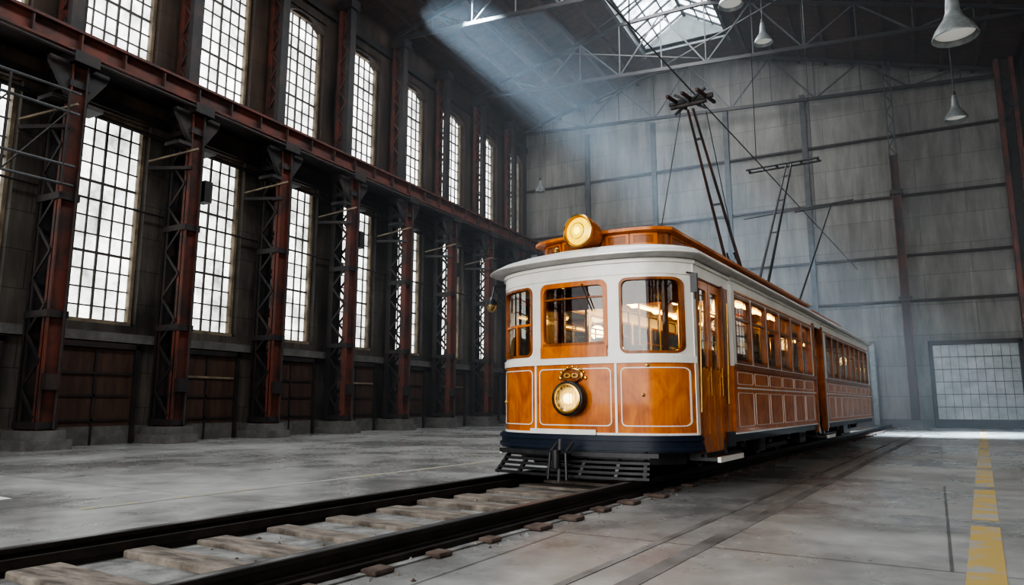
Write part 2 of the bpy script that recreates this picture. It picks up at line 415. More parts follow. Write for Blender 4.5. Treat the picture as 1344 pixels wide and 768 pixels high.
def truss(name,yy):
    b=MB(); L=(WX+0.1,yy,16.1); R=(RX-0.1,yy,14.6)
    b.beam(L,R,0.12,0.15,'steel')
    def bc(x): t=(x-L[0])/(R[0]-L[0]); return L[2]+(R[2]-L[2])*t
    xs=[WX+0.1+ (RX-WX-0.2)*i/12 for i in range(13)]
    tp=[(x,yy,roofz(x)-0.32) for x in xs]
    for i in range(12):
        b.beam(tp[i],tp[i+1],0.12,0.14,'steel')
        if i%2==0: b.beam((xs[i],yy,bc(xs[i])),tp[i+1],0.06,0.06,'grey_st')
        else: b.beam(tp[i],(xs[i+1],yy,bc(xs[i+1])),0.06,0.06,'grey_st')
        b.beam((xs[i],yy,bc(xs[i])),tp[i],0.045,0.045,'grey_st')
    return b.build(name,smooth=False)
for i,yy in enumerate((-3.9,2.64,9.2,15.76,22.32,28.88,34.3)): truss('roof_truss',yy)
b=MB()
for yy in (22.32,28.0):
    for s in (-1,1):
        b.beam((-7.5-5*s,yy,17.0),(-7.5+5*s,yy+6.2,17.0),0.05,0.05,'steel')
b.build('roof_cross_bracing',smooth=False)

# ------------------------------------------------------------------ columns on left wall
b=MB()
b.box(-0.22,1.08,-0.48,0.48,0,0.22,'ped'); b.box(-0.12,0.98,-0.38,0.38,0.22,0.42,'ped')
for x,c in ((0.08,'steel'),(0.78,'rust')):
    b.box(x-0.015,x+0.015,-0.2,0.2,0.42,9.1,c)
    for yy in (-0.2,0.17): b.box(x-0.11,x+0.11,yy,yy+0.03,0.42,9.1,c)
z=0.7; s=0
while z<8.6:
    for yy in (-0.21,0.21):
        a=(0.14,yy,z) if s else (0.72,yy,z); c=(0.72,yy,z+0.62) if s else (0.14,yy,z+0.62)
        b.beam(a,c,0.03,0.07,'steel')
    z+=0.62; s=1-s
for z in (0.45,2.9,5.6,8.3): b.box(0.0,0.9,-0.24,0.24,z,z+0.16,'steel')
b.box(-0.05,1.1,-0.3,0.3,8.85,9.12,'steel')
for s in (-1,1):
    b.add([(0.72,s*0.2,8.0),(0.84,s*0.2,8.0),(0.84,s*0.2,8.9),(0.72,s*0.2,8.9),(0.72,s*0.7,8.9),(0.84,s*0.7,8.9),(0.84,s*0.7,8.75),(0.72,s*0.7,8.75)],
          [(0,1,6,7),(3,2,5,4),(0,3,4,7),(1,2,5,6),(4,5,6,7),(0,1,2,3)],'steel')
    b.box(0.3,0.9,s*0.2-0.4*(s<0),s*0.2+0.4*(s>0),7.9,8.0,'steel')
b.cyl((0.95,0.12,0.45),(0.95,0.12,9.0),0.03,None,'steel',8)
b.box(0.88,1.05,-0.2,0.1,1.3,1.65,'steel')
for x,c in ((0.02,'rust'),(0.42,'steel')):
    b.box(x-0.09,x+0.09,-0.15,0.15,9.6,15.9,c)
z=9.9; s=0
while z<15.4:
    a=(0.05,-0.14,z) if s else (0.40,-0.14,z); c=(0.40,-0.14,z+0.5) if s else (0.05,-0.14,z+0.5)
    b.beam(a,c,0.03,0.06,'rust_dk'); z+=0.5; s=1-s
b.box(-0.1,0.6,-0.25,0.25,15.6,15.95,'steel')
ob=b.build('steel_column',smooth=False,loc=(-17.15,cols[0],0)); cm=ob.data
for c in cols[1:]: place('steel_column',cm,(-17.15,c,0))

b=MB()
for z0,z1,w in ((9.13,9.19,0.36),(9.19,9.62,0.04),(9.62,9.68,0.36)):
    b.box(-16.35-w/2,-16.35+w/2,-11,BY-0.1,z0,z1,'rust')
y=-10.5
while y<BY: b.box(-16.5,-16.2,y-0.02,y+0.02,9.19,9.62,'rust_dk'); y+=1.09
b.box(-17.35,-16.55,-11,BY-0.1,9.13,9.2,'steel')
b.box(-16.40,-16.30,-11,BY-0.1,9.68,9.76,'steel')
b.cyl((-16.1,-11,8.98),(-16.1,BY-0.1,8.98),0.05,None,'steel',8)
b.build('crane_runway_beam',smooth=False)

b=MB()
for z,r in ((6.05,0.03),(8.2,0.06)): b.cyl((-17.22,-11,z),(-17.22,BY-0.1,z),r,None,'steel',8)
for i,c in enumerate(cols[4:]):
    b.beam((-17.3,c-0.7,7.3),(-16.2,c-0.2,7.3),0.09,0.09,'steel')
    b.beam((-17.3,c-0.7,7.5),(-16.1,c-0.1,7.85),0.05,0.05,'trimtan')
    if i%2==1:
        b.box(-16.6,-16.25,c+0.3,c+0.55,6.5,7.1,'steel')
    b.box(-17.4,-17.2,c+0.45,c+0.6,1.5,1.9,'grey_st'); b.cyl((-17.33,c+0.52,0.4),(-17.33,c+0.52,1.5),0.02,None,'grey_st',6)
    b.cyl((-17.33,c+0.52,1.9),(-17.33,c+0.52,2.9),0.015,None,'steel',6)
b.build('wall_conduit_and_boxes',smooth=False)

b=MB()
for z in (5.9,6.35,7.6,8.1): b.cyl((-16.35,5.9,z),(-16.1,9.15,z),0.035,None,'grey_st',8)
for yy in (6.5,7.7,8.9):
    xx=-16.35+0.08*(yy-5.9); b.cyl((xx,yy,5.9),(xx,yy,8.1),0.03,None,'steel',8)
    if yy<8: b.cyl((xx,yy,5.9),(xx+0.09,yy+1.2,7.6),0.02,None,'steel',6)
b.build('pipe_railing')

dn=1
for i,c in enumerate(wc):
    if c<6: continue
    b=MB(); X=WX
    b.box(X,X+0.06,c-1.0,c+1.0,0,2.35,'door')
    for yy in (-1.1,1.0): b.box(X,X+0.14,c+yy,c+yy+0.1,0,2.5,'steel')
    b.box(X,X+0.14,c-1.1,c+1.1,2.38,2.52,'steel')
    for z in (0.6,1.2): b.box(X+0.06,X+0.09,c-0.95,c+0.95,z-0.03,z+0.03,'steel')
    b.box(X+0.06,X+0.10,c-0.95,c+0.95,1.72,1.78,'trimtan' if i%2 else 'steel')
    b.box(X+0.06,X+0.09,c-0.03,c+0.03,0,2.35,'steel')
    b.build('door_%d'%dn,smooth=False); dn+=1

b=MB(); xa,xb=1.85,4.85; yb=BY-0.16
b.box(xa,xb,yb,BY-0.11,0.35,3.45,'rolldoor')
for i in range(7):
    z=0.35+3.1*i/6; b.box(xa,xb,yb-0.03,yb,z-0.012,z+0.012,'grey_st')
for i in range(11):
    x=xa+(xb-xa)*i/10; b.box(x-0.006,x+0.006,yb-0.02,yb,0.35,3.45,'grey_st')
b.box(xa-0.15,xa,BY-0.24,BY-0.01,0,3.6,'steel'); b.box(xb,xb+0.15,BY-0.24,BY-0.01,0,3.6,'steel')
b.box(xa-0.15,xb+0.15,BY-0.24,BY-0.01,3.45,3.62,'steel'); b.box(xa,xb,BY-0.2,BY-0.11,0,0.35,'steel')
b.build('door_%d'%dn,smooth=False); dn+=1
b=MB(); b.box(-0.62,-0.28,BY-0.16,BY-0.09,0,3.7,'grey_st'); b.box(-0.55,-0.35,BY-0.2,BY-0.16,0.1,3.6,'shade')
b.build('trim_3',smooth=False)

b=MB()
b.box(-0.3,0.3,-0.3,0.3,0,0.3,'ped')
b.box(-0.17,-0.13,-0.15,0.15,0.3,11.8,'rust'); b.box(0.13,0.17,-0.15,0.15,0.3,11.8,'rust'); b.box(-0.13,0.13,-0.02,0.02,0.3,11.8,'rust_dk')
for s in (-1,1):
    b.box(0.13*s-0.02,0.13*s+0.02,-0.1,0.1,11.8,16.2,'grey_st')
z=11.8; s=1
while z<15.8: b.beam((0.12*s,0,z),(-0.12*s,0,z+0.4),0.03,0.04,'grey_st'); z+=0.4; s=-s
for z in (5.4,10.1): b.box(-0.25,0.25,-0.18,0.18,z-0.1,z+0.1,'steel')
b.build('steel_post',smooth=False,loc=(1.0,34.2,0))
b=MB()
b.box(-0.4,0.4,-0.4,0.4,0,0.3,'ped')
for s in (-1,1): b.box(s*0.24-0.07,s*0.24+0.07,-0.2,0.2,0.3,14.6,'rust')
b.box(-0.2,0.2,0.0,0.04,0.3,14.6,'steel')
z=0.5; s=1
while z<14: b.beam((0.2*s,-0.15,z),(-0.2*s,-0.15,z+0.5),0.03,0.05,'steel'); z+=0.5; s=-s
b.build('steel_lattice_post',smooth=False,loc=(5.05,32.6,0))

def pendant(x,y,z,r):
    e=empty('pendant_lamp',(x,y,z)); top=roofz(x)-z
    b=MB(); q=r/0.4
    b.lathe((0,0,0),(0,0,1),[(0,r),(0.03*q,r*1.02),(0.18*q,r*0.86),(0.42*q,r*0.45),(0.55*q,r*0.34),(0.62*q,r*0.33),(0.80*q,r*0.28),(0.95*q,r*0.2),(1.0*q,0.02)],'shade',28)
    b.build('shade',e)
    b=MB(); b.lathe((0,0,0.02),(0,0,1),[(0.10,0.001),(0.10,r*0.88)],'lampglow',28); b.build('diffuser',e)
    b=MB(); b.cyl((0,0,r*2.4),(0,0,top),0.02,None,'grey_st',8); b.lathe((0,0,r*2.35),(0,0,1),[(0,0.02),(0.03,0.06),(0.14,0.06),(0.18,0.02)],'steel',12); b.build('rod',e)
for p in ((1.77,16.2,8.4,0.42),(2.9,28.6,11.0,0.38),(-3.3,27.6,15.0,0.36),(-3.7,22.9,14.2,0.4),(-15.1,32.0,11.8,0.26)): pendant(*p)

# ------------------------------------------------------------------ track
TR=(-3.341,7.956,0); TA=rad(-5.64); G=0.80
track=empty('railway_track',TR,TA)
Ya,Yb=-19.0,26.4
b=MB(); b.box(-G-0.2,G+0.2,Ya,Yb,0.0,0.012,'grit'); b.build('track_bed',track)
b=MB()
for s in (-1,1):
    x=s*G
    b.box(x-0.08,x+0.08,Ya,Yb,0.05,0.07,'rail'); b.box(x-0.02,x+0.02,Ya,Yb,0.07,0.13,'rail')
    b.box(x-0.045,x+0.045,Ya,Yb,0.125,0.155,'rail'); b.box(x-0.03,x+0.03,Ya,Yb,0.155,0.157,'railtop')
    b.box(x-s*0.13-0.02,x-s*0.13+0.02,Ya,Yb,0.05,0.11,'rail')
    b.box(x-0.13,x+0.13,Ya,Yb,0.0,0.05,'rail')
b.build('rails',track,smooth=False)
b=MB(); y=Ya+0.3
while y<Yb-0.3:
    w=0.13+random.uniform(-0.03,0.025); dy=random.uniform(-0.06,0.06); hz=0.055+random.uniform(-0.012,0.01)
    sk=random.uniform(-0.03,0.03)
    b.add([(-G+0.15,y-w+dy,0),(G-0.15,y-w+dy+sk,0),(G-0.15,y+w+dy+sk,0),(-G+0.15,y+w+dy,0),
           (-G+0.15,y-w+dy,hz),(G-0.15,y-w+dy+sk,hz),(G-0.15,y+w+dy+sk,hz),(-G+0.15,y+w+dy,hz)],
          [(0,3,2,1),(4,5,6,7),(0,1,5,4),(1,2,6,5),(2,3,7,6),(3,0,4,7)],'tie')
    b.box(G+0.14,G+0.34+random.uniform(-0.08,0.05),y-w*0.8+dy,y+w*0.6+dy,0,0.035,'tie_r')
    y+=0.60
b.build('ties',track,smooth=False,bevel=0.012)
b=MB()
for i in range(420):
    y=random.uniform(-8,12); x=random.choice((G+0.15+abs(random.gauss(0,0.16)),random.uniform(-G+0.2,G-0.2),-G-0.14-abs(random.gauss(0,0.08)))); r=random.uniform(0.008,0.024)
    a=random.uniform(0,3); z0=0.012 if abs(x)<1.0 else 0.0
    vs=[(x+r*math.cos(a+t)*random.uniform(.7,1.2),y+r*math.sin(a+t)*random.uniform(.7,1.2),z0) for t in (0,1.57,3.14,4.71)]+[(x,y,z0+r*0.9)]
    b.add(vs,[(0,1,4),(1,2,4),(2,3,4),(3,0,4)],random.choice(('tie_r','grit','tie')))
b.build('ballast_chips',track,smooth=False)

fm=empty('floor_markings',TR,TA)
b=MB()
y=-12.0
while y<25:
    b.box(3.94,4.14,y,y+2.6,0.001,0.004,'yellow'); y+=3.0
b.box(-3.25,-3.13,-4,26,0.001,0.004,'yellow_old')
b.box(2.02,2.08,-19,26,0.001,0.004,'mark'); b.box(2.3,2.42,-19,26,0.001,0.003,'mark')
b.box(-5.3,-4.6,-4.4,-4.0,0.001,0.004,'whitep')
b.build('paint_lines',fm,smooth=False)

# ------------------------------------------------------------------ TRAM
tram=empty('tram',TR,TA)
W=1.33
def fb(t): t=abs(t); return 0.30*t**2+0.28*t**8
def ff(w=W,y0=0.0,sc=1.0):
    def f(l,z,off=0.0):
        t=max(-1,min(1,l/w)); y=y0+fb(t)*sc
        e=1e-3; dy=(fb(min(1,abs(t)+e))-fb(max(0,abs(t)-e)))*sc/((min(1,abs(t)+e)-max(0,abs(t)-e))*w)
        if t<0: dy=-dy
        n=Vector((dy,-1,0)).normalized()
        return Vector((l+n.x*off,y+n.y*off,z))
    return f
F=ff()
SX=1.35
def sf(side,X=SX):
    return lambda y,z,off=0.0: Vector((side*(X+off),y,z))

b=MB()
b.slab(F,-W,W,0.64,1.50,-0.04,0.0,'wood',40)
b.slab(F,-W,W,1.47,1.55,-0.04,0.022,'cream',40)
b.slab(F,-W,W,2.52,2.72,-0.05,0.01,'cream',40)
b.slab(F,-W,W,2.66,2.70,-0.05,0.035,'cream',40)
cells=[(-W,-0.54),(-0.54,0.54),(0.54,W)]
wins=[(-1.26,-0.60),(-0.46,0.46),(0.60,1.26)]
for (a,c),(wa,wb) in zip(cells,wins):
    b.ring(F,rrect(a,c,1.54,2.53,0.001,8,5),rrect(wa,wb,1.58,2.48,0.09,8,5),-0.05,0.0,'cream')
for i,(wa,wb) in enumerate(wins):
    if i==1:
        b.ring(F,rrect(wa,wb,1.58,2.48,0.09,8,5),rrect(wa+0.05,wb-0.05,1.72,2.42,0.07,8,5),-0.045,0.012,'wood')
        b.slab(F,wa+0.01,wb-0.01,1.55,1.68,-0.02,0.03,'wood',8)
        b.slab(F,wa+0.05,wb-0.05,1.70,1.73,-0.02,0.02,'wood_dk',8)
    else:
        b.ring(F,rrect(wa,wb,1.58,2.48,0.09,8,5),rrect(wa+0.028,wb-0.028,1.61,2.45,0.075,8,5),-0.045,0.008,'wood_dk')
b.build('front_shell',tram)
b=MB()
for i,(wa,wb) in enumerate(wins): b.slab(F,wa,wb,1.6,2.46,-0.036,-0.03,'glass',12)
b.build('front_glass',tram)
b=MB()
b.slab(F,-1.24,-0.62,1.98,2.01,-0.04,-0.01,'wood',6)
b.slab(F,-0.92,-0.90,1.6,2.0,-0.04,-0.01,'wood',2)
b.cyl(F(0.15,2.44,0.03),F(0.28,2.10,0.02),0.008,None,'black',6)
b.slab(F,-0.42,0.42,2.27,2.29,-0.04,-0.01,'wood_dk',6)
b.build('sash_bars',tram)
b=MB()
for a,c in ((-1.29,-0.60),(-0.49,0.49),(0.60,1.29)):
    b.ring(F,rrect(a,c,0.74,1.42,0.06,8,5),rrect(a+0.012,c-0.012,0.752,1.408,0.05,8,5),0.0,0.006,'cream')
for l in (-0.545,0.545): b.slab(F,l-0.014,l+0.014,0.66,1.47,0.0,0.012,'cream',2)
b.slab(F,-W,W,0.64,0.665,0,0.012,'cream',40)
b.slab(F,-0.62,0.30,0.635,0.70,0.01,0.035,'cream',12)
b.build('front_pinstripes',tram)
b=MB()
b.slab(F,-W,W,0.45,0.64,-0.08,0.06,'navy',40)
b.slab(F,-W,W,0.58,0.62,0.06,0.085,'navy',40)
b.slab(F,-W,W,0.47,0.51,0.06,0.085,'navy',40)
b.slab(F,-W,W,0.30,0.45,-0.4,-0.2,'black',30)
b.build('bumper',tram)
b=MB()
fp=ff(1.3,0.0,0.7)
for i in range(5):
    z=0.17+0.052*i; off=0.30-0.05*i
    b.slab(fp,-0.92,0.92,z,z+0.03,off-0.05,off,'black',20)
for l in (-0.92,-0.6,-0.2,0.2,0.6,0.88):
    b.beam(fp(l,0.17,0.27),fp(l,0.46,0.0),0.04,0.04,'black')
b.slab(fp,-1.0,1.0,0.40,0.45,-0.1,0.16,'black',20)
b.cyl((-0.75,0.35,0.30),(0.75,0.35,0.30),0.04,None,'black',8)
b.build('lifeguard_slats',tram)
b=MB()
b.box(-0.05,0.05,-0.42,0.3,0.36,0.43,'black'); b.cyl((0,-0.42,0.28),(0,-0.42,0.48),0.05,None,'black',12)
for s in (-1,1):
    b.cyl((0.10*s,-0.2,0.55),(0.10*s,-0.38,0.45),0.018,None,'black',8); b.cyl((0.10*s,-0.38,0.45),(0.12*s,-0.40,0.15),0.018,None,'black',8)
b.cyl((0.02,-0.40,0.12),(0.02,-0.36,0.60),0.02,None,'grey_st',8)
b.build('coupler',tram)
b=MB()
H=(0,0.02,1.06)
b.lathe(H,(0,-1,0),[(0,0.18),(0.06,0.205),(0.14,0.21),(0.17,0.205),(0.18,0.185),(0.15,0.175)],'black',36)
b.lathe(H,(0,-1,0),[(0.15,0.182),(0.185,0.178),(0.19,0.158),(0.17,0.15)],'brass',36)
b.lathe(H,(0,-1,0),[(0.175,0.152),(0.15,0.13),(0.11,0.09),(0.09,0.04),(0.085,0.001)],'reflector',36)
b.lathe(H,(0,-1,0),[(0.08,0.02),(0.11,0.06),(0.15,0.065),(0.185,0.045),(0.195,0.001)],'lens_w',24)
for t in range(-3,4):
    x=t*0.042; hh=math.sqrt(max(0.0,0.15**2-x*x)); b.box(x-0.002,x+0.002,H[1]-0.185,H[1]-0.181,1.06-hh,1.06+hh,'chrome')
b.build('headlight',tram)
b=MB()
cz=1.335
b.lathe((0,0.0,cz),(0,-1,0),[(0,0.135),(0.03,0.132),(0.04,0.115),(0.025,0.105)],'brass',32)
b.lathe((0,0.0,cz),(0,-1,0),[(0.02,0.106),(0.025,0.001)],'wood_dk',32)
for s in (-1,1):
    b.lathe((0.045*s,0.0,cz),(0,-1,0),[(0.02,0.045),(0.045,0.042),(0.045,0.022),(0.03,0.018)],'brass',20)
b.v=[(x*1.15,y,cz+(z-cz)*0.70) for x,y,z in b.v]
for i in range(7):
    t=rad(20+140*i/6); b.lathe((0.165*math.cos(t),0,cz+0.105*math.sin(t)),(0,-1,0),[(0,0.018),(0.02,0.014),(0.025,0.001)],'brass',10)
for s in (-1,1): b.lathe((0.17*s,0,cz-0.03),(0,-1,0),[(0,0.025),(0.02,0.02),(0.025,0.001)],'brass',12)
b.build('crest',tram)
b=MB()
for l,z in ((-1.2,1.02),(0.85,1.10),(0.9,1.44),(0,1.2)):
    p=F(l,z,0); b.lathe(p,F(l,z,1)-p,[(0,0.022),(0.02,0.02),(0.028,0.001)],'brass',12)
b.build('brass_knobs',tram)

ENDY=16.0
def side(s):
    nm='right' if s>0 else 'left'
    b=MB(); g=MB(); P=sf(s,W); S=sf(s,SX)
    b.slab(P,0.56,2.0,2.52,2.72,-0.05,0.01,'cream'); b.slab(P,0.56,2.0,2.66,2.70,-0.05,0.035,'cream')
    b.slab(P,0.56,0.66,0.64,2.53,-0.05,0.0,'cream'); b.slab(P,0.66,0.70,0.45,2.53,-0.05,0.01,'wood_dk')
    def leaf(P,a,c,zb=0.42,zt=2.50):
        b.ring(P,rrect(a,c,zb,zt,0.001,3,3),rrect(a+0.07,c-0.07,1.42,zt-0.1,0.04,3,3),-0.05,-0.015,'wood')
        b.ring(P,rrect(a+0.07,c-0.07,zb+0.02,1.40,0.001,3,3),rrect(a+0.12,c-0.12,zb+0.22,1.26,0.03,3,3),-0.045,-0.008,'wood')
        b.slab(P,a+0.09,c-0.09,zb+0.35,1.24,-0.04,-0.03,'seat')
        b.slab(P,a,c,1.33,1.38,-0.015,0.0,'wood')
        g.slab(P,a+0.06,c-0.06,1.4,zt-0.08,-0.036,-0.03,'glass')
        b.cyl(P(c-0.05,1.1,0.01),P(c-0.05,1.45,0.01),0.01,None,'brass',6)
    leaf(P,0.72,1.16); leaf(P,1.18,1.62)
    b.slab(P,1.62,1.70,0.45,2.53,-0.05,0.02,'wood_dk')
    b.slab(P,1.70,2.0,0.64,1.5,-0.05,0.0,'wood'); b.slab(P,1.70,2.0,1.5,2.53,-0.05,0.0,'wood_dk')
    b.slab(S,1.96,2.10,1.5,2.6,-0.06,0.03,'cream'); b.slab(S,1.96,2.10,0.64,1.5,-0.06,0.02,'wood')
    def car(ya,yb,y0,n,p):
        b.slab(S,ya,yb,2.56,2.76,-0.05,0.0,'cream'); b.slab(S,ya,yb,2.68,2.72,-0.05,0.035,'cream')
        b.slab(S,ya,yb,0.60,1.50,-0.05,0.0,'wood')
        b.slab(S,ya,yb,1.46,1.53,0,0.03,'wood_dk'); b.slab(S,ya,yb,1.20,1.22,0,0.015,'cream')
        b.slab(S,ya,yb,0.60,0.62,0,0.015,'cream'); b.slab(S,ya,yb,0.50,0.60,-0.08,-0.005,'navy')
        b.slab(S,ya,yb,2.52,2.545,0,0.02,'wood')
        e=y0+n*p
        if e<yb: b.slab(S,e,yb,1.5,2.56,-0.05,0.0,'cream')
        if y0>ya: b.slab(S,ya,y0,1.5,2.56,-0.05,0.0,'cream')
        for i in range(n):
            a=y0+i*p; c=a+p
            b.ring(S,rrect(a,c,1.50,2.56,0.001,3,4),rrect(a+0.035,c-0.035,1.55,2.50,0.05,3,4),-0.05,0.0,'cream')
            b.ring(S,rrect(a+0.035,c-0.035,1.55,2.50,0.05,3,4),rrect(a+0.075,c-0.075,1.59,2.46,0.04,3,4),-0.045,0.006,'wood_dk')
            b.slab(S,a+0.06,c-0.06,2.16,2.19,-0.04,-0.01,'wood_dk')
            g.slab(S,a+0.05,c-0.05,1.56,2.49,-0.036,-0.03,'glass')
            for z0,z1 in ((0.69,1.15),(1.26,1.43)):
                b.ring(S,rrect(a+0.05,c-0.05,z0,z1,0.03,2,3),rrect(a+0.058,c-0.058,z0+0.008,z1-0.008,0.025,2,3),0.0,0.006,'cream')
    car(2.0,7.6,2.14,6,0.885)
    b.slab(S,7.58,7.70,0.45,2.6,-0.08,0.03,'wood_dk'); b.slab(S,8.50,8.62,0.45,2.6,-0.08,0.03,'wood_dk')
    b.slab(S,7.6,8.6,2.56,2.76,-0.05,0.0,'cream'); b.slab(S,7.6,8.6,2.68,2.72,-0.05,0.035,'cream')
    leaf(sf(s,SX-0.12),7.70,8.08,0.5,2.55)
    b.slab(S,8.6,8.72,0.5,2.6,-0.06,0.025,'cream')
    car(8.7,ENDY,9.0,8,0.84)
    b.box(min(s*1.05,s*1.52),max(s*1.05,s*1.52),0.72,1.62,0.34,0.38,'black'); b.box(min(s*1.50,s*1.54),max(s*1.50,s*1.54),0.70,1.64,0.33,0.39,'cream')
    b.box(min(s*1.05,s*1.30),max(s*1.05,s*1.30),0.72,1.62,0.38,0.64,'black')
    for yy in (0.76,1.56): b.beam((s*1.35,yy,0.38),(s*1.3,yy,0.6),0.03,0.03,'black')
    b.box(min(s*1.1,s*1.5),max(s*1.1,s*1.5),7.7,8.5,0.34,0.38,'black'); b.box(min(s*1.48,s*1.52),max(s*1.48,s*1.52),7.7,8.5,0.33,0.39,'cream')
    for yy in (7.75,8.45): b.beam((s*1.3,yy,0.36),(s*1.25,yy,0.6),0.03,0.03,'black')
    b.slab(P,0.56,2.0,0.45,0.64,-0.1,-0.06,'navy')
    b.slab(P,1.62,2.0,0.45,0.64,-0.06,0.02,'navy')
    b.build('side_'+nm,tram); g.build('side_glass_'+nm,tram)
side(1); side(-1)
b=MB()
b.box(-SX,SX,ENDY-0.05,ENDY,0.5,1.5,'wood'); b.box(-SX,SX,ENDY-0.05,ENDY,2.45,2.76,'cream')
for x in (-SX,-0.5,0.4,SX-0.1): b.box(x,x+0.1,ENDY-0.05,ENDY,1.5,2.5,'cream')
b.build('rear_wall',tram,smooth=False)
b=MB(); b.box(-1.25,1.25,ENDY-0.03,ENDY-0.02,1.5,2.45,'glass'); b.build('rear_glass',tram)

def outline(w,y0,z,yb,sc=1.0,n=28):
    f=ff(w,y0,sc); pts=[]
    for i in range(n+1):
        t=math.sin(math.pi/2*(-1+2*i/n)); pts.append(f(w*t,z,0))
    pts += [Vector((w,yb,z)),Vector((-w,yb,z))]
    return pts
b=MB()
YB=ENDY+0.1
spec=[(1.34,0.0,2.71),(1.44,-0.12,2.715),(1.47,-0.16,2.74),(1.455,-0.14,2.775),(1.38,-0.03,2.84),(1.25,0.12,2.90),(1.08,0.30,2.955),(0.8,0.6,3.0),(0.4,1.0,3.025),(0.05,1.3,3.03)]
b.rings([outline(w,y0,z,YB-max(0,y0)*0.3) for w,y0,z in spec],'roofw',capend=True)
b.build('roof',tram)
b=MB(); b.rings([outline(1.32,0.03,2.68,ENDY-0.03),outline(1.32,0.03,2.71,ENDY-0.03)],'wood_dk',capend=True,capstart=True); b.build('ceiling_lining',tram)
b=MB()
b.rings([outline(1.472,-0.165,2.735,YB),outline(1.49,-0.185,2.745,YB),outline(1.472,-0.165,2.76,YB)],'cream'); b.build('roof_gutter',tram)
def clere(y0,y1,w,nm,z0=2.93):
    b=MB()
    b.rings([outline(w,y0,z0,y1,0.5),outline(w,y0,3.18,y1,0.5)],'wood_dk')
    b.rings([outline(w+0.06,y0-0.06,3.165,y1+0.06,0.5),outline(w+0.09,y0-0.09,3.175,y1+0.09,0.5),outline(w+0.09,y0-0.09,3.215,y1+0.09,0.5),
             outline(w+0.02,y0-0.02,3.235,y1+0.02,0.5)],'wood',capstart=True)
    b.rings([outline(w+0.02,y0-0.02,3.235,y1+0.02,0.5),outline(w-0.2,y0+0.2,3.27,y1-0.1,0.5),outline(0.1,y0+0.6,3.30,y1-0.2,0.5)],'roofw',capend=True)
    fc=ff(w,y0,0.5)
    b.rings([outline(w+0.02,y0-0.02,2.95,y1,0.5),outline(w+0.025,y0-0.025,2.99,y1,0.5),outline(w,y0,2.995,y1,0.5)],'wood')
    n=5
    for i in range(n):
        a=-w*0.9+1.8*w*i/n; c=a+1.8*w/n
        b.ring(fc,rrect(a+0.01,c-0.01,3.0,3.16,0.01,3,3),rrect(a+0.05,c-0.05,3.03,3.13,0.01,3,3),0,0.012,'wood')
    L=y1-y0-0.4; m=max(3,int(L/0.62))
    for s in (-1,1):
        S=sf(s,w)
        for i in range(m):
            a=y0+0.35+L*i/m; c=a+L/m
            if s>0 and nm=='clerestory_main' and 3.6<a<7.2: continue
            b.ring(S,rrect(a+0.02,c-0.02,3.0,3.16,0.01,2,2),rrect(a+0.06,c-0.06,3.03,3.13,0.01,2,2),0,0.012,'wood')
    b.build(nm,tram)
clere(0.62,9.3,0.92,'clerestory_main'); clere(10.3,14.6,0.80,'clerestory_rear')
b=MB(); b.slab(sf(1,0.92),3.7,7.6,3.0,3.155,0,0.015,'wood_dk'); b.build('destination_board',tram)
cu=bpy.data.curves.new('lettering','FONT'); cu.body='CITY  TRAMWAY  DEPOT'; cu.size=0.15; cu.extrude=0.004
cu.materials.append(M['cream']); to=bpy.data.objects.new('lettering',cu); bpy.context.scene.collection.objects.link(to)
to.parent=tram; to.location=(0.94,4.3,3.02); to.rotation_euler=(rad(90),0,rad(90)); to.scale=(1.7,1,1)

b=MB(); o=(0,0.50,3.17); d=(-0.1,-1,0.03)
b.lathe(o,d,[(-0.16,0.001),(-0.15,0.10),(-0.06,0.175),(0.10,0.20),(0.22,0.215),(0.25,0.222),(0.27,0.215),(0.27,0.185),(0.24,0.17)],'wood',36)
b.lathe(o,d,[(0.262,0.218),(0.285,0.216),(0.292,0.20),(0.28,0.190),(0.25,0.186)],'brass',36)
b.lathe(o,d,[(0.25,0.188),(0.27,0.15),(0.285,0.10),(0.29,0.05)],'lens_y',36)
b.lathe(o,d,[(0.29,0.05),(0.298,0.03),(0.30,0.001)],'lens_h',24)
b.lathe(o,d,[(0.283,0.108),(0.290,0.102),(0.285,0.096)],'brass',24)
b.box(-0.10,0.10,0.42,0.6,2.86,3.0,'wood_dk'); b.cyl((0,0.5,2.88),(0,0.5,3.02),0.06,None,'brass',16)
b.build('roof_headlight',tram)
b=MB()
b.lathe((-0.35,0.25,2.93),(0,0,1),[(0,0.05),(0.05,0.04),(0.07,0.001)],'brass',12)
b.box(-0.8,-0.7,0.35,0.45,2.86,2.97,'grey_st')
b.build('roof_fittings',tram)
b=MB()
b.cyl((-1.30,0.5,2.62),(-1.46,0.44,2.62),0.02,None,'black',8); b.cyl((-1.46,0.44,2.62),(-1.49,0.42,2.42),0.016,None,'black',8)
b.lathe((-1.49,0.42,2.44),(0,0,-1),[(-0.03,0.02),(0,0.05),(0.04,0.078),(0.09,0.085)],'black',20)
b.lathe((-1.49,0.42,2.44),(0,0,-1),[(0.09,0.083),(0.14,0.072),(0.18,0.04),(0.19,0.001)],'reflector',20)
b.cyl((-1.3,0.5,2.3),(-1.46,0.44,2.60),0.014,None,'black',8)
b.build('bracket_lamp',tram)
b=MB(); b.cyl((1.28,0.5,2.55),(1.42,0.38,2.50),0.012,None,'black',8); b.box(1.38,1.46,0.34,0.38,2.28,2.50,'black'); b.cyl((1.42,0.36,2.2),(1.42,0.36,2.28),0.01,None,'black',6)
b.build('mirror',tram)
b=MB()
b.cyl((1.37,1.68,1.0),(1.40,1.68,2.3),0.014,None,'brass',8); b.cyl((1.36,0.63,0.9),(1.39,0.63,2.2),0.012,None,'brass',8)
b.build('grab_rails',tram)

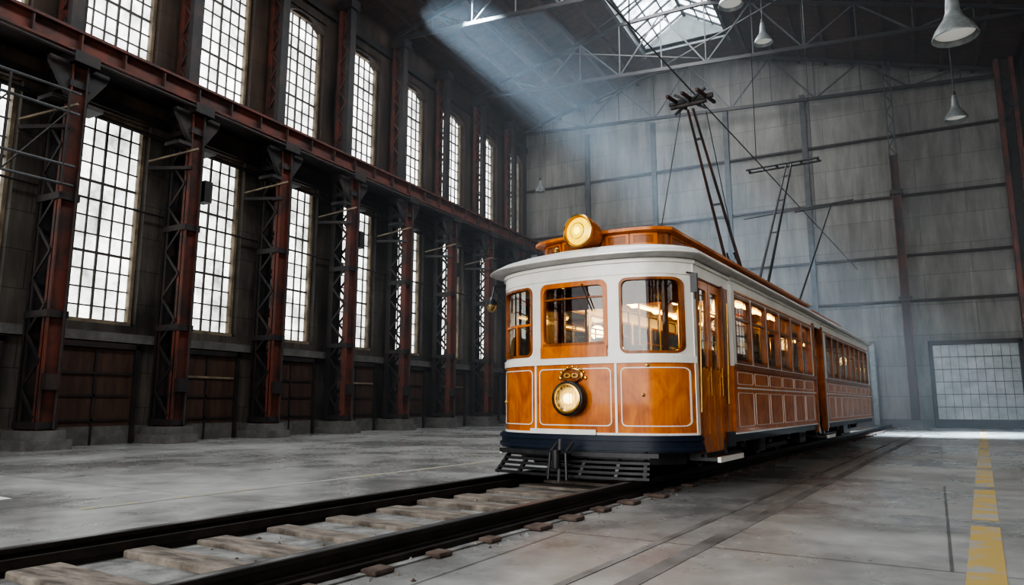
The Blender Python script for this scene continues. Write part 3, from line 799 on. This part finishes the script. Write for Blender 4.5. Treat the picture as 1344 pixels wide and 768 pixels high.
b=MB()
b.rings([outline(1.28,0.10,0.70,ENDY-0.05),outline(1.28,0.10,0.76,ENDY-0.05)],'seat',capend=True,capstart=True)
b.build('tram_floor',tram)
b=MB()
for y in [2.5+0.885*i for i in range(6)]+[9.3+0.84*i for i in range(7)]:
    for s in (-1,1):
        b.box(min(s*0.4,s*1.2),max(s*0.4,s*1.2),y,y+0.42,1.12,1.20,'seat'); b.box(min(s*0.4,s*1.2),max(s*0.4,s*1.2),y+0.42,y+0.50,1.12,1.72,'seat')
        b.box(min(s*0.42,s*0.46),max(s*0.42,s*0.46),y+0.05,y+0.4,0.76,1.12,'black')
        b.cyl((s*0.38,y+0.46,0.76),(s*0.38,y+0.46,2.70),0.018,None,'brass',8)
for s in (-1,1):
    b.cyl((s*0.5,2.1,2.45),(s*0.5,7.5,2.45),0.015,None,'brass',8)
    for i in range(12):
        b.beam((s*0.5,2.4+0.42*i,2.45),(s*0.5,2.4+0.42*i,2.25),0.02,0.03,'seat')
b.build('seats_and_poles',tram,smooth=False)
b=MB()
for y in (2.02,7.62,8.66):
    for s in (-1,1):
        b.ring(lambda u,z,o,y=y: Vector((u,y+o,z)),rrect(min(s*0.38,s*1.3),max(s*0.38,s*1.3),0.76,2.68,0.001,2,2),rrect(min(s*0.46,s*1.22),max(s*0.46,s*1.22),1.55,2.42,0.04,2,2),-0.02,0.02,'wood_dk')
        b.box(min(s*0.44,s*1.24),max(s*0.44,s*1.24),y-0.015,y+0.015,0.76,1.56,'wood_dk')
        b.box(s*0.84-0.02,s*0.84+0.02,y-0.015,y+0.015,1.55,2.42,'wood_dk')
    b.box(-0.4,0.4,y-0.02,y+0.02,2.45,2.68,'wood_dk')
b.build('bulkheads',tram,smooth=False)
b=MB()
b.box(-0.75,-0.35,0.45,0.75,0.76,1.55,'black'); b.cyl((-0.55,0.6,1.55),(-0.55,0.6,1.66),0.12,None,'brass',16); b.cyl((-0.55,0.6,1.66),(-0.35,0.5,1.70),0.02,None,'brass',8)
b.box(0.3,0.7,0.9,1.25,0.76,1.6,'seat'); b.box(0.25,0.62,0.55,0.7,0.76,1.72,'wood_dk')
b.box(-0.3,0.1,1.2,1.5,1.2,1.9,'seat')
b.build('driver_controls',tram,smooth=False,bevel=0.02)
b=MB()
for y in (1.1,2.6,3.6,4.6,5.6,6.6,9.6,11,12.5,14):
    for x in (-0.75,0.0,0.75) :
        if y>8 and x: continue
        b.lathe((x,y,2.68),(0,0,-1),[(0,0.07),(0.03,0.065),(0.06,0.035),(0.065,0.001)],'bulb',12)
for s in (-1,1): b.box(s*0.75-0.03,s*0.75+0.03,2.2,7.4,2.65,2.675,'bulb')
b.build('ceiling_bulbs',tram)

b=MB()
b.box(-1.1,1.1,0.35,ENDY-0.1,0.50,0.69,'black')
for y0 in (2.0,5.0,10.4,13.6):
    for yy in (y0,y0+1.35):
        for s in (-1,1):
            b.lathe((s*0.72,yy,0.157+0.33),(s,0,0),[(0,0.001),(0,0.37),(0.03,0.37),(0.035,0.33),(0.13,0.33),(0.13,0.28),(0.09,0.26),(0.09,0.1),(0.15,0.08),(0.15,0.001)],'rail',28)
        b.cyl((-0.75,yy,0.487),(0.75,yy,0.487),0.06,None,'black',10)
    for s in (-1,1):
        x=s*0.98
        b.box(x-0.04,x+0.04,y0-0.45,y0+1.8,0.52,0.62,'black'); b.box(x-0.03,x+0.03,y0-0.1,y0+1.45,0.26,0.33,'black')
        for yy in (y0,y0+1.35):
            b.box(x-0.08,x+0.08,yy-0.12,yy+0.12,0.36,0.60,'black'); b.cyl((x,yy,0.47),(x+s*0.1,yy,0.47),0.08,0.06,'black',12)
        for q in (-0.3,0.3,1.05,1.65):
            for zz in range(4): b.cyl((x,y0+q,0.34+zz*0.045),(x,y0+q,0.365+zz*0.045),0.055,None,'grey_st',10)
for y0,y1 in ((3.95,4.4),(7.0,7.6),(9.0,9.7),(12.2,12.9)):
    b.box(-0.95,1.12,y0,y1,0.26,0.5,'black')
b.box(0.9,1.15,4.0,4.3,0.3,0.5,'grey_st')
b.build('trucks_and_underframe',tram)

b=MB()
b.box(-0.35,0.35,6.9,8.1,3.28,3.36,'black')
for s in (-1,1):
    b.cyl((0.15*s,7.5,3.42),(0.05*s,4.75,6.45),0.035,0.022,'rust_dk',10)
    b.cyl((0.13*s+0.02,7.7,3.40),(0.07*s,6.9,4.1),0.02,None,'black',8)
for t in (0.12,0.5,0.85):
    p=Vector((0,7.5,3.42)).lerp(Vector((0,4.75,6.45)),t); hw=0.15-0.1*t; b.beam(p+Vector((-hw,0,0)),p+Vector((hw,0,0)),0.03,0.04,'black')
c=Vector((0,4.75,6.5))
for dz,hw,yy in ((0.0,0.34,-0.1),(0.14,0.42,0.05),(0.26,0.36,0.25)):
    b.beam(c+Vector((-hw,yy,dz)),c+Vector((hw,yy,dz)),0.06,0.05,'steel')
for s in (-1,0,1):
    b.beam(c+Vector((0.28*s,-0.45,0.1)),c+Vector((0.28*s,0.6,0.24)),0.05,0.05,'rust_dk')
b.beam(c+Vector((-0.3,0,-0.1)),c+Vector((0.3,0,0.3)),0.04,0.04,'black'); b.beam(c+Vector((0.3,0,-0.1)),c+Vector((-0.3,0,0.3)),0.04,0.04,'black')
b.cyl((-0.2,4.8,6.5),(-0.35,3.6,3.25),0.009,None,'black',6); b.cyl((0.25,4.9,6.4),(0.45,6.0,3.27),0.009,None,'black',6)
b.build('trolley_pole',tram)
b=MB()
B0=Vector((0.2,8.3,3.30)); T0=Vector((0.45,11.0,7.1))
b.box(-0.1,0.5,7.95,8.65,3.26,3.34,'black')
b.cyl(B0+Vector((-0.1,0,0)),T0+Vector((-0.06,0,0)),0.035,0.022,'grey_st',8); b.cyl(B0+Vector((0.12,0,0)),T0+Vector((0.06,0,0)),0.035,0.022,'black',8)
for t in (0.2,0.45,0.7,0.9):
    p=B0.lerp(T0,t); b.beam(p+Vector((-0.1,0,0)),p+Vector((0.1,0,0)),0.03,0.03,'black')
for q in (-0.14,0.14):
    b.cyl(T0+Vector((-1.05,q,0)),T0+Vector((0.75,q,0)),0.03,None,'black',8)
for x in (-1.0,-0.3,0.3,0.7): b.beam(T0+Vector((x,-0.16,0)),T0+Vector((x,0.16,0)),0.04,0.04,'black')
b.build('bow_collector',tram)
b=MB()
b.cyl((0.3,11.4,3.28),(0.9,14.2,6.7),0.025,0.018,'black',8)
b.cyl((-1.6,14.2,6.65),(1.5,14.2,6.78),0.02,None,'black',8); b.cyl((0.9,14.2,6.7),(-0.1,14.2,6.66),0.03,None,'black',8)
b.box(0.15,0.45,11.1,11.7,3.0,3.3,'black')
b.build('rear_trolley_pole',tram)

ow=empty('overhead_wire',TR,TA)
b=MB(); b.cyl((0.0,-18,6.85),(0.0,26.5,6.85),0.014,None,'black',6)
for y in (2.0,9.5,17.0): b.cyl((0,y,6.85),(0,y+0.3,15.4),0.010,None,'black',5)
b.build('contact_wire',ow)

# ------------------------------------------------------------------ dusty air in the far half of the hall
m=bpy.data.materials.new('dusty_air'); m.use_nodes=True; nt=m.node_tree; nt.nodes.clear()
o=nt.nodes.new('ShaderNodeOutputMaterial'); v=nt.nodes.new('ShaderNodeVolumeScatter')
v.inputs['Density'].default_value=0.0055; v.inputs['Color'].default_value=(0.80,0.90,1,1); v.inputs['Anisotropy'].default_value=0.1
nt.links.new(v.outputs[0],o.inputs['Volume']); M['air']=m
b=MB(); b.box(-16.0,RX-1.3,15.0,BY-0.7,0.02,16.3,'air'); b.build('dusty_air',smooth=False)

# ------------------------------------------------------------------ lights / world
w=bpy.data.worlds.new('World'); bpy.context.scene.world=w; w.use_nodes=True
w.node_tree.nodes['Background'].inputs[0].default_value=(0.93,0.96,1.0,1); w.node_tree.nodes['Background'].inputs[1].default_value=1.2
def area(name,loc,rot,sx,sy,e,col,spread=None):
    l=bpy.data.lights.new(name,'AREA'); l.shape='RECTANGLE'; l.size=sx; l.size_y=sy; l.energy=e; l.color=col
    if spread: l.spread=rad(spread)
    o=bpy.data.objects.new(name,l); bpy.context.scene.collection.objects.link(o); o.location=loc; o.rotation_euler=rot; return o
area('skylight_daylight',(-7.5,14,18.3),(0,0,0),3.6,34,2700,(0.98,0.99,1.0))
area('open_front_fill',(-4,-11.5,5.5),(rad(90),0,0),16,9,2000,(1.0,0.965,0.92))  # unseen fill lamp added where the hall has no front wall; no gate modelled
A=Vector((-14.3,21.2,16.4)); B=Vector((-6.2,24.4,8.3))
R=(B-A).to_track_quat('-Z','Y').to_euler()
area('light_shaft',A,R,1.5,2.0,720,(0.70,0.86,1.0),15)
area('light_shaft',A+Vector((2.1,1.9,0.3)),R,0.5,1.2,130,(0.70,0.86,1.0),9)
l=bpy.data.lights.new('tram_interior_lamp','POINT'); l.energy=42; l.color=(1,0.60,0.24); l.shadow_soft_size=0.15
for y in (3.5,6.0,11.5):
    o=bpy.data.objects.new('tram_interior_lamp',l); bpy.context.scene.collection.objects.link(o); o.parent=tram; o.location=(0,y,2.5)

cam=bpy.data.cameras.new('camera'); co=bpy.data.objects.new('camera',cam); bpy.context.scene.collection.objects.link(co)
co.location=(0,0,1.0); co.rotation_euler=(rad(90+8.92),0,rad(27.64)); cam.sensor_width=36; cam.lens=24.91
cam.clip_end=200
bpy.context.scene.camera=co
bpy.context.scene.view_settings.view_transform='AgX'
bpy.context.scene.view_settings.look='AgX - High Contrast'
bpy.context.scene.view_settings.exposure=0.25
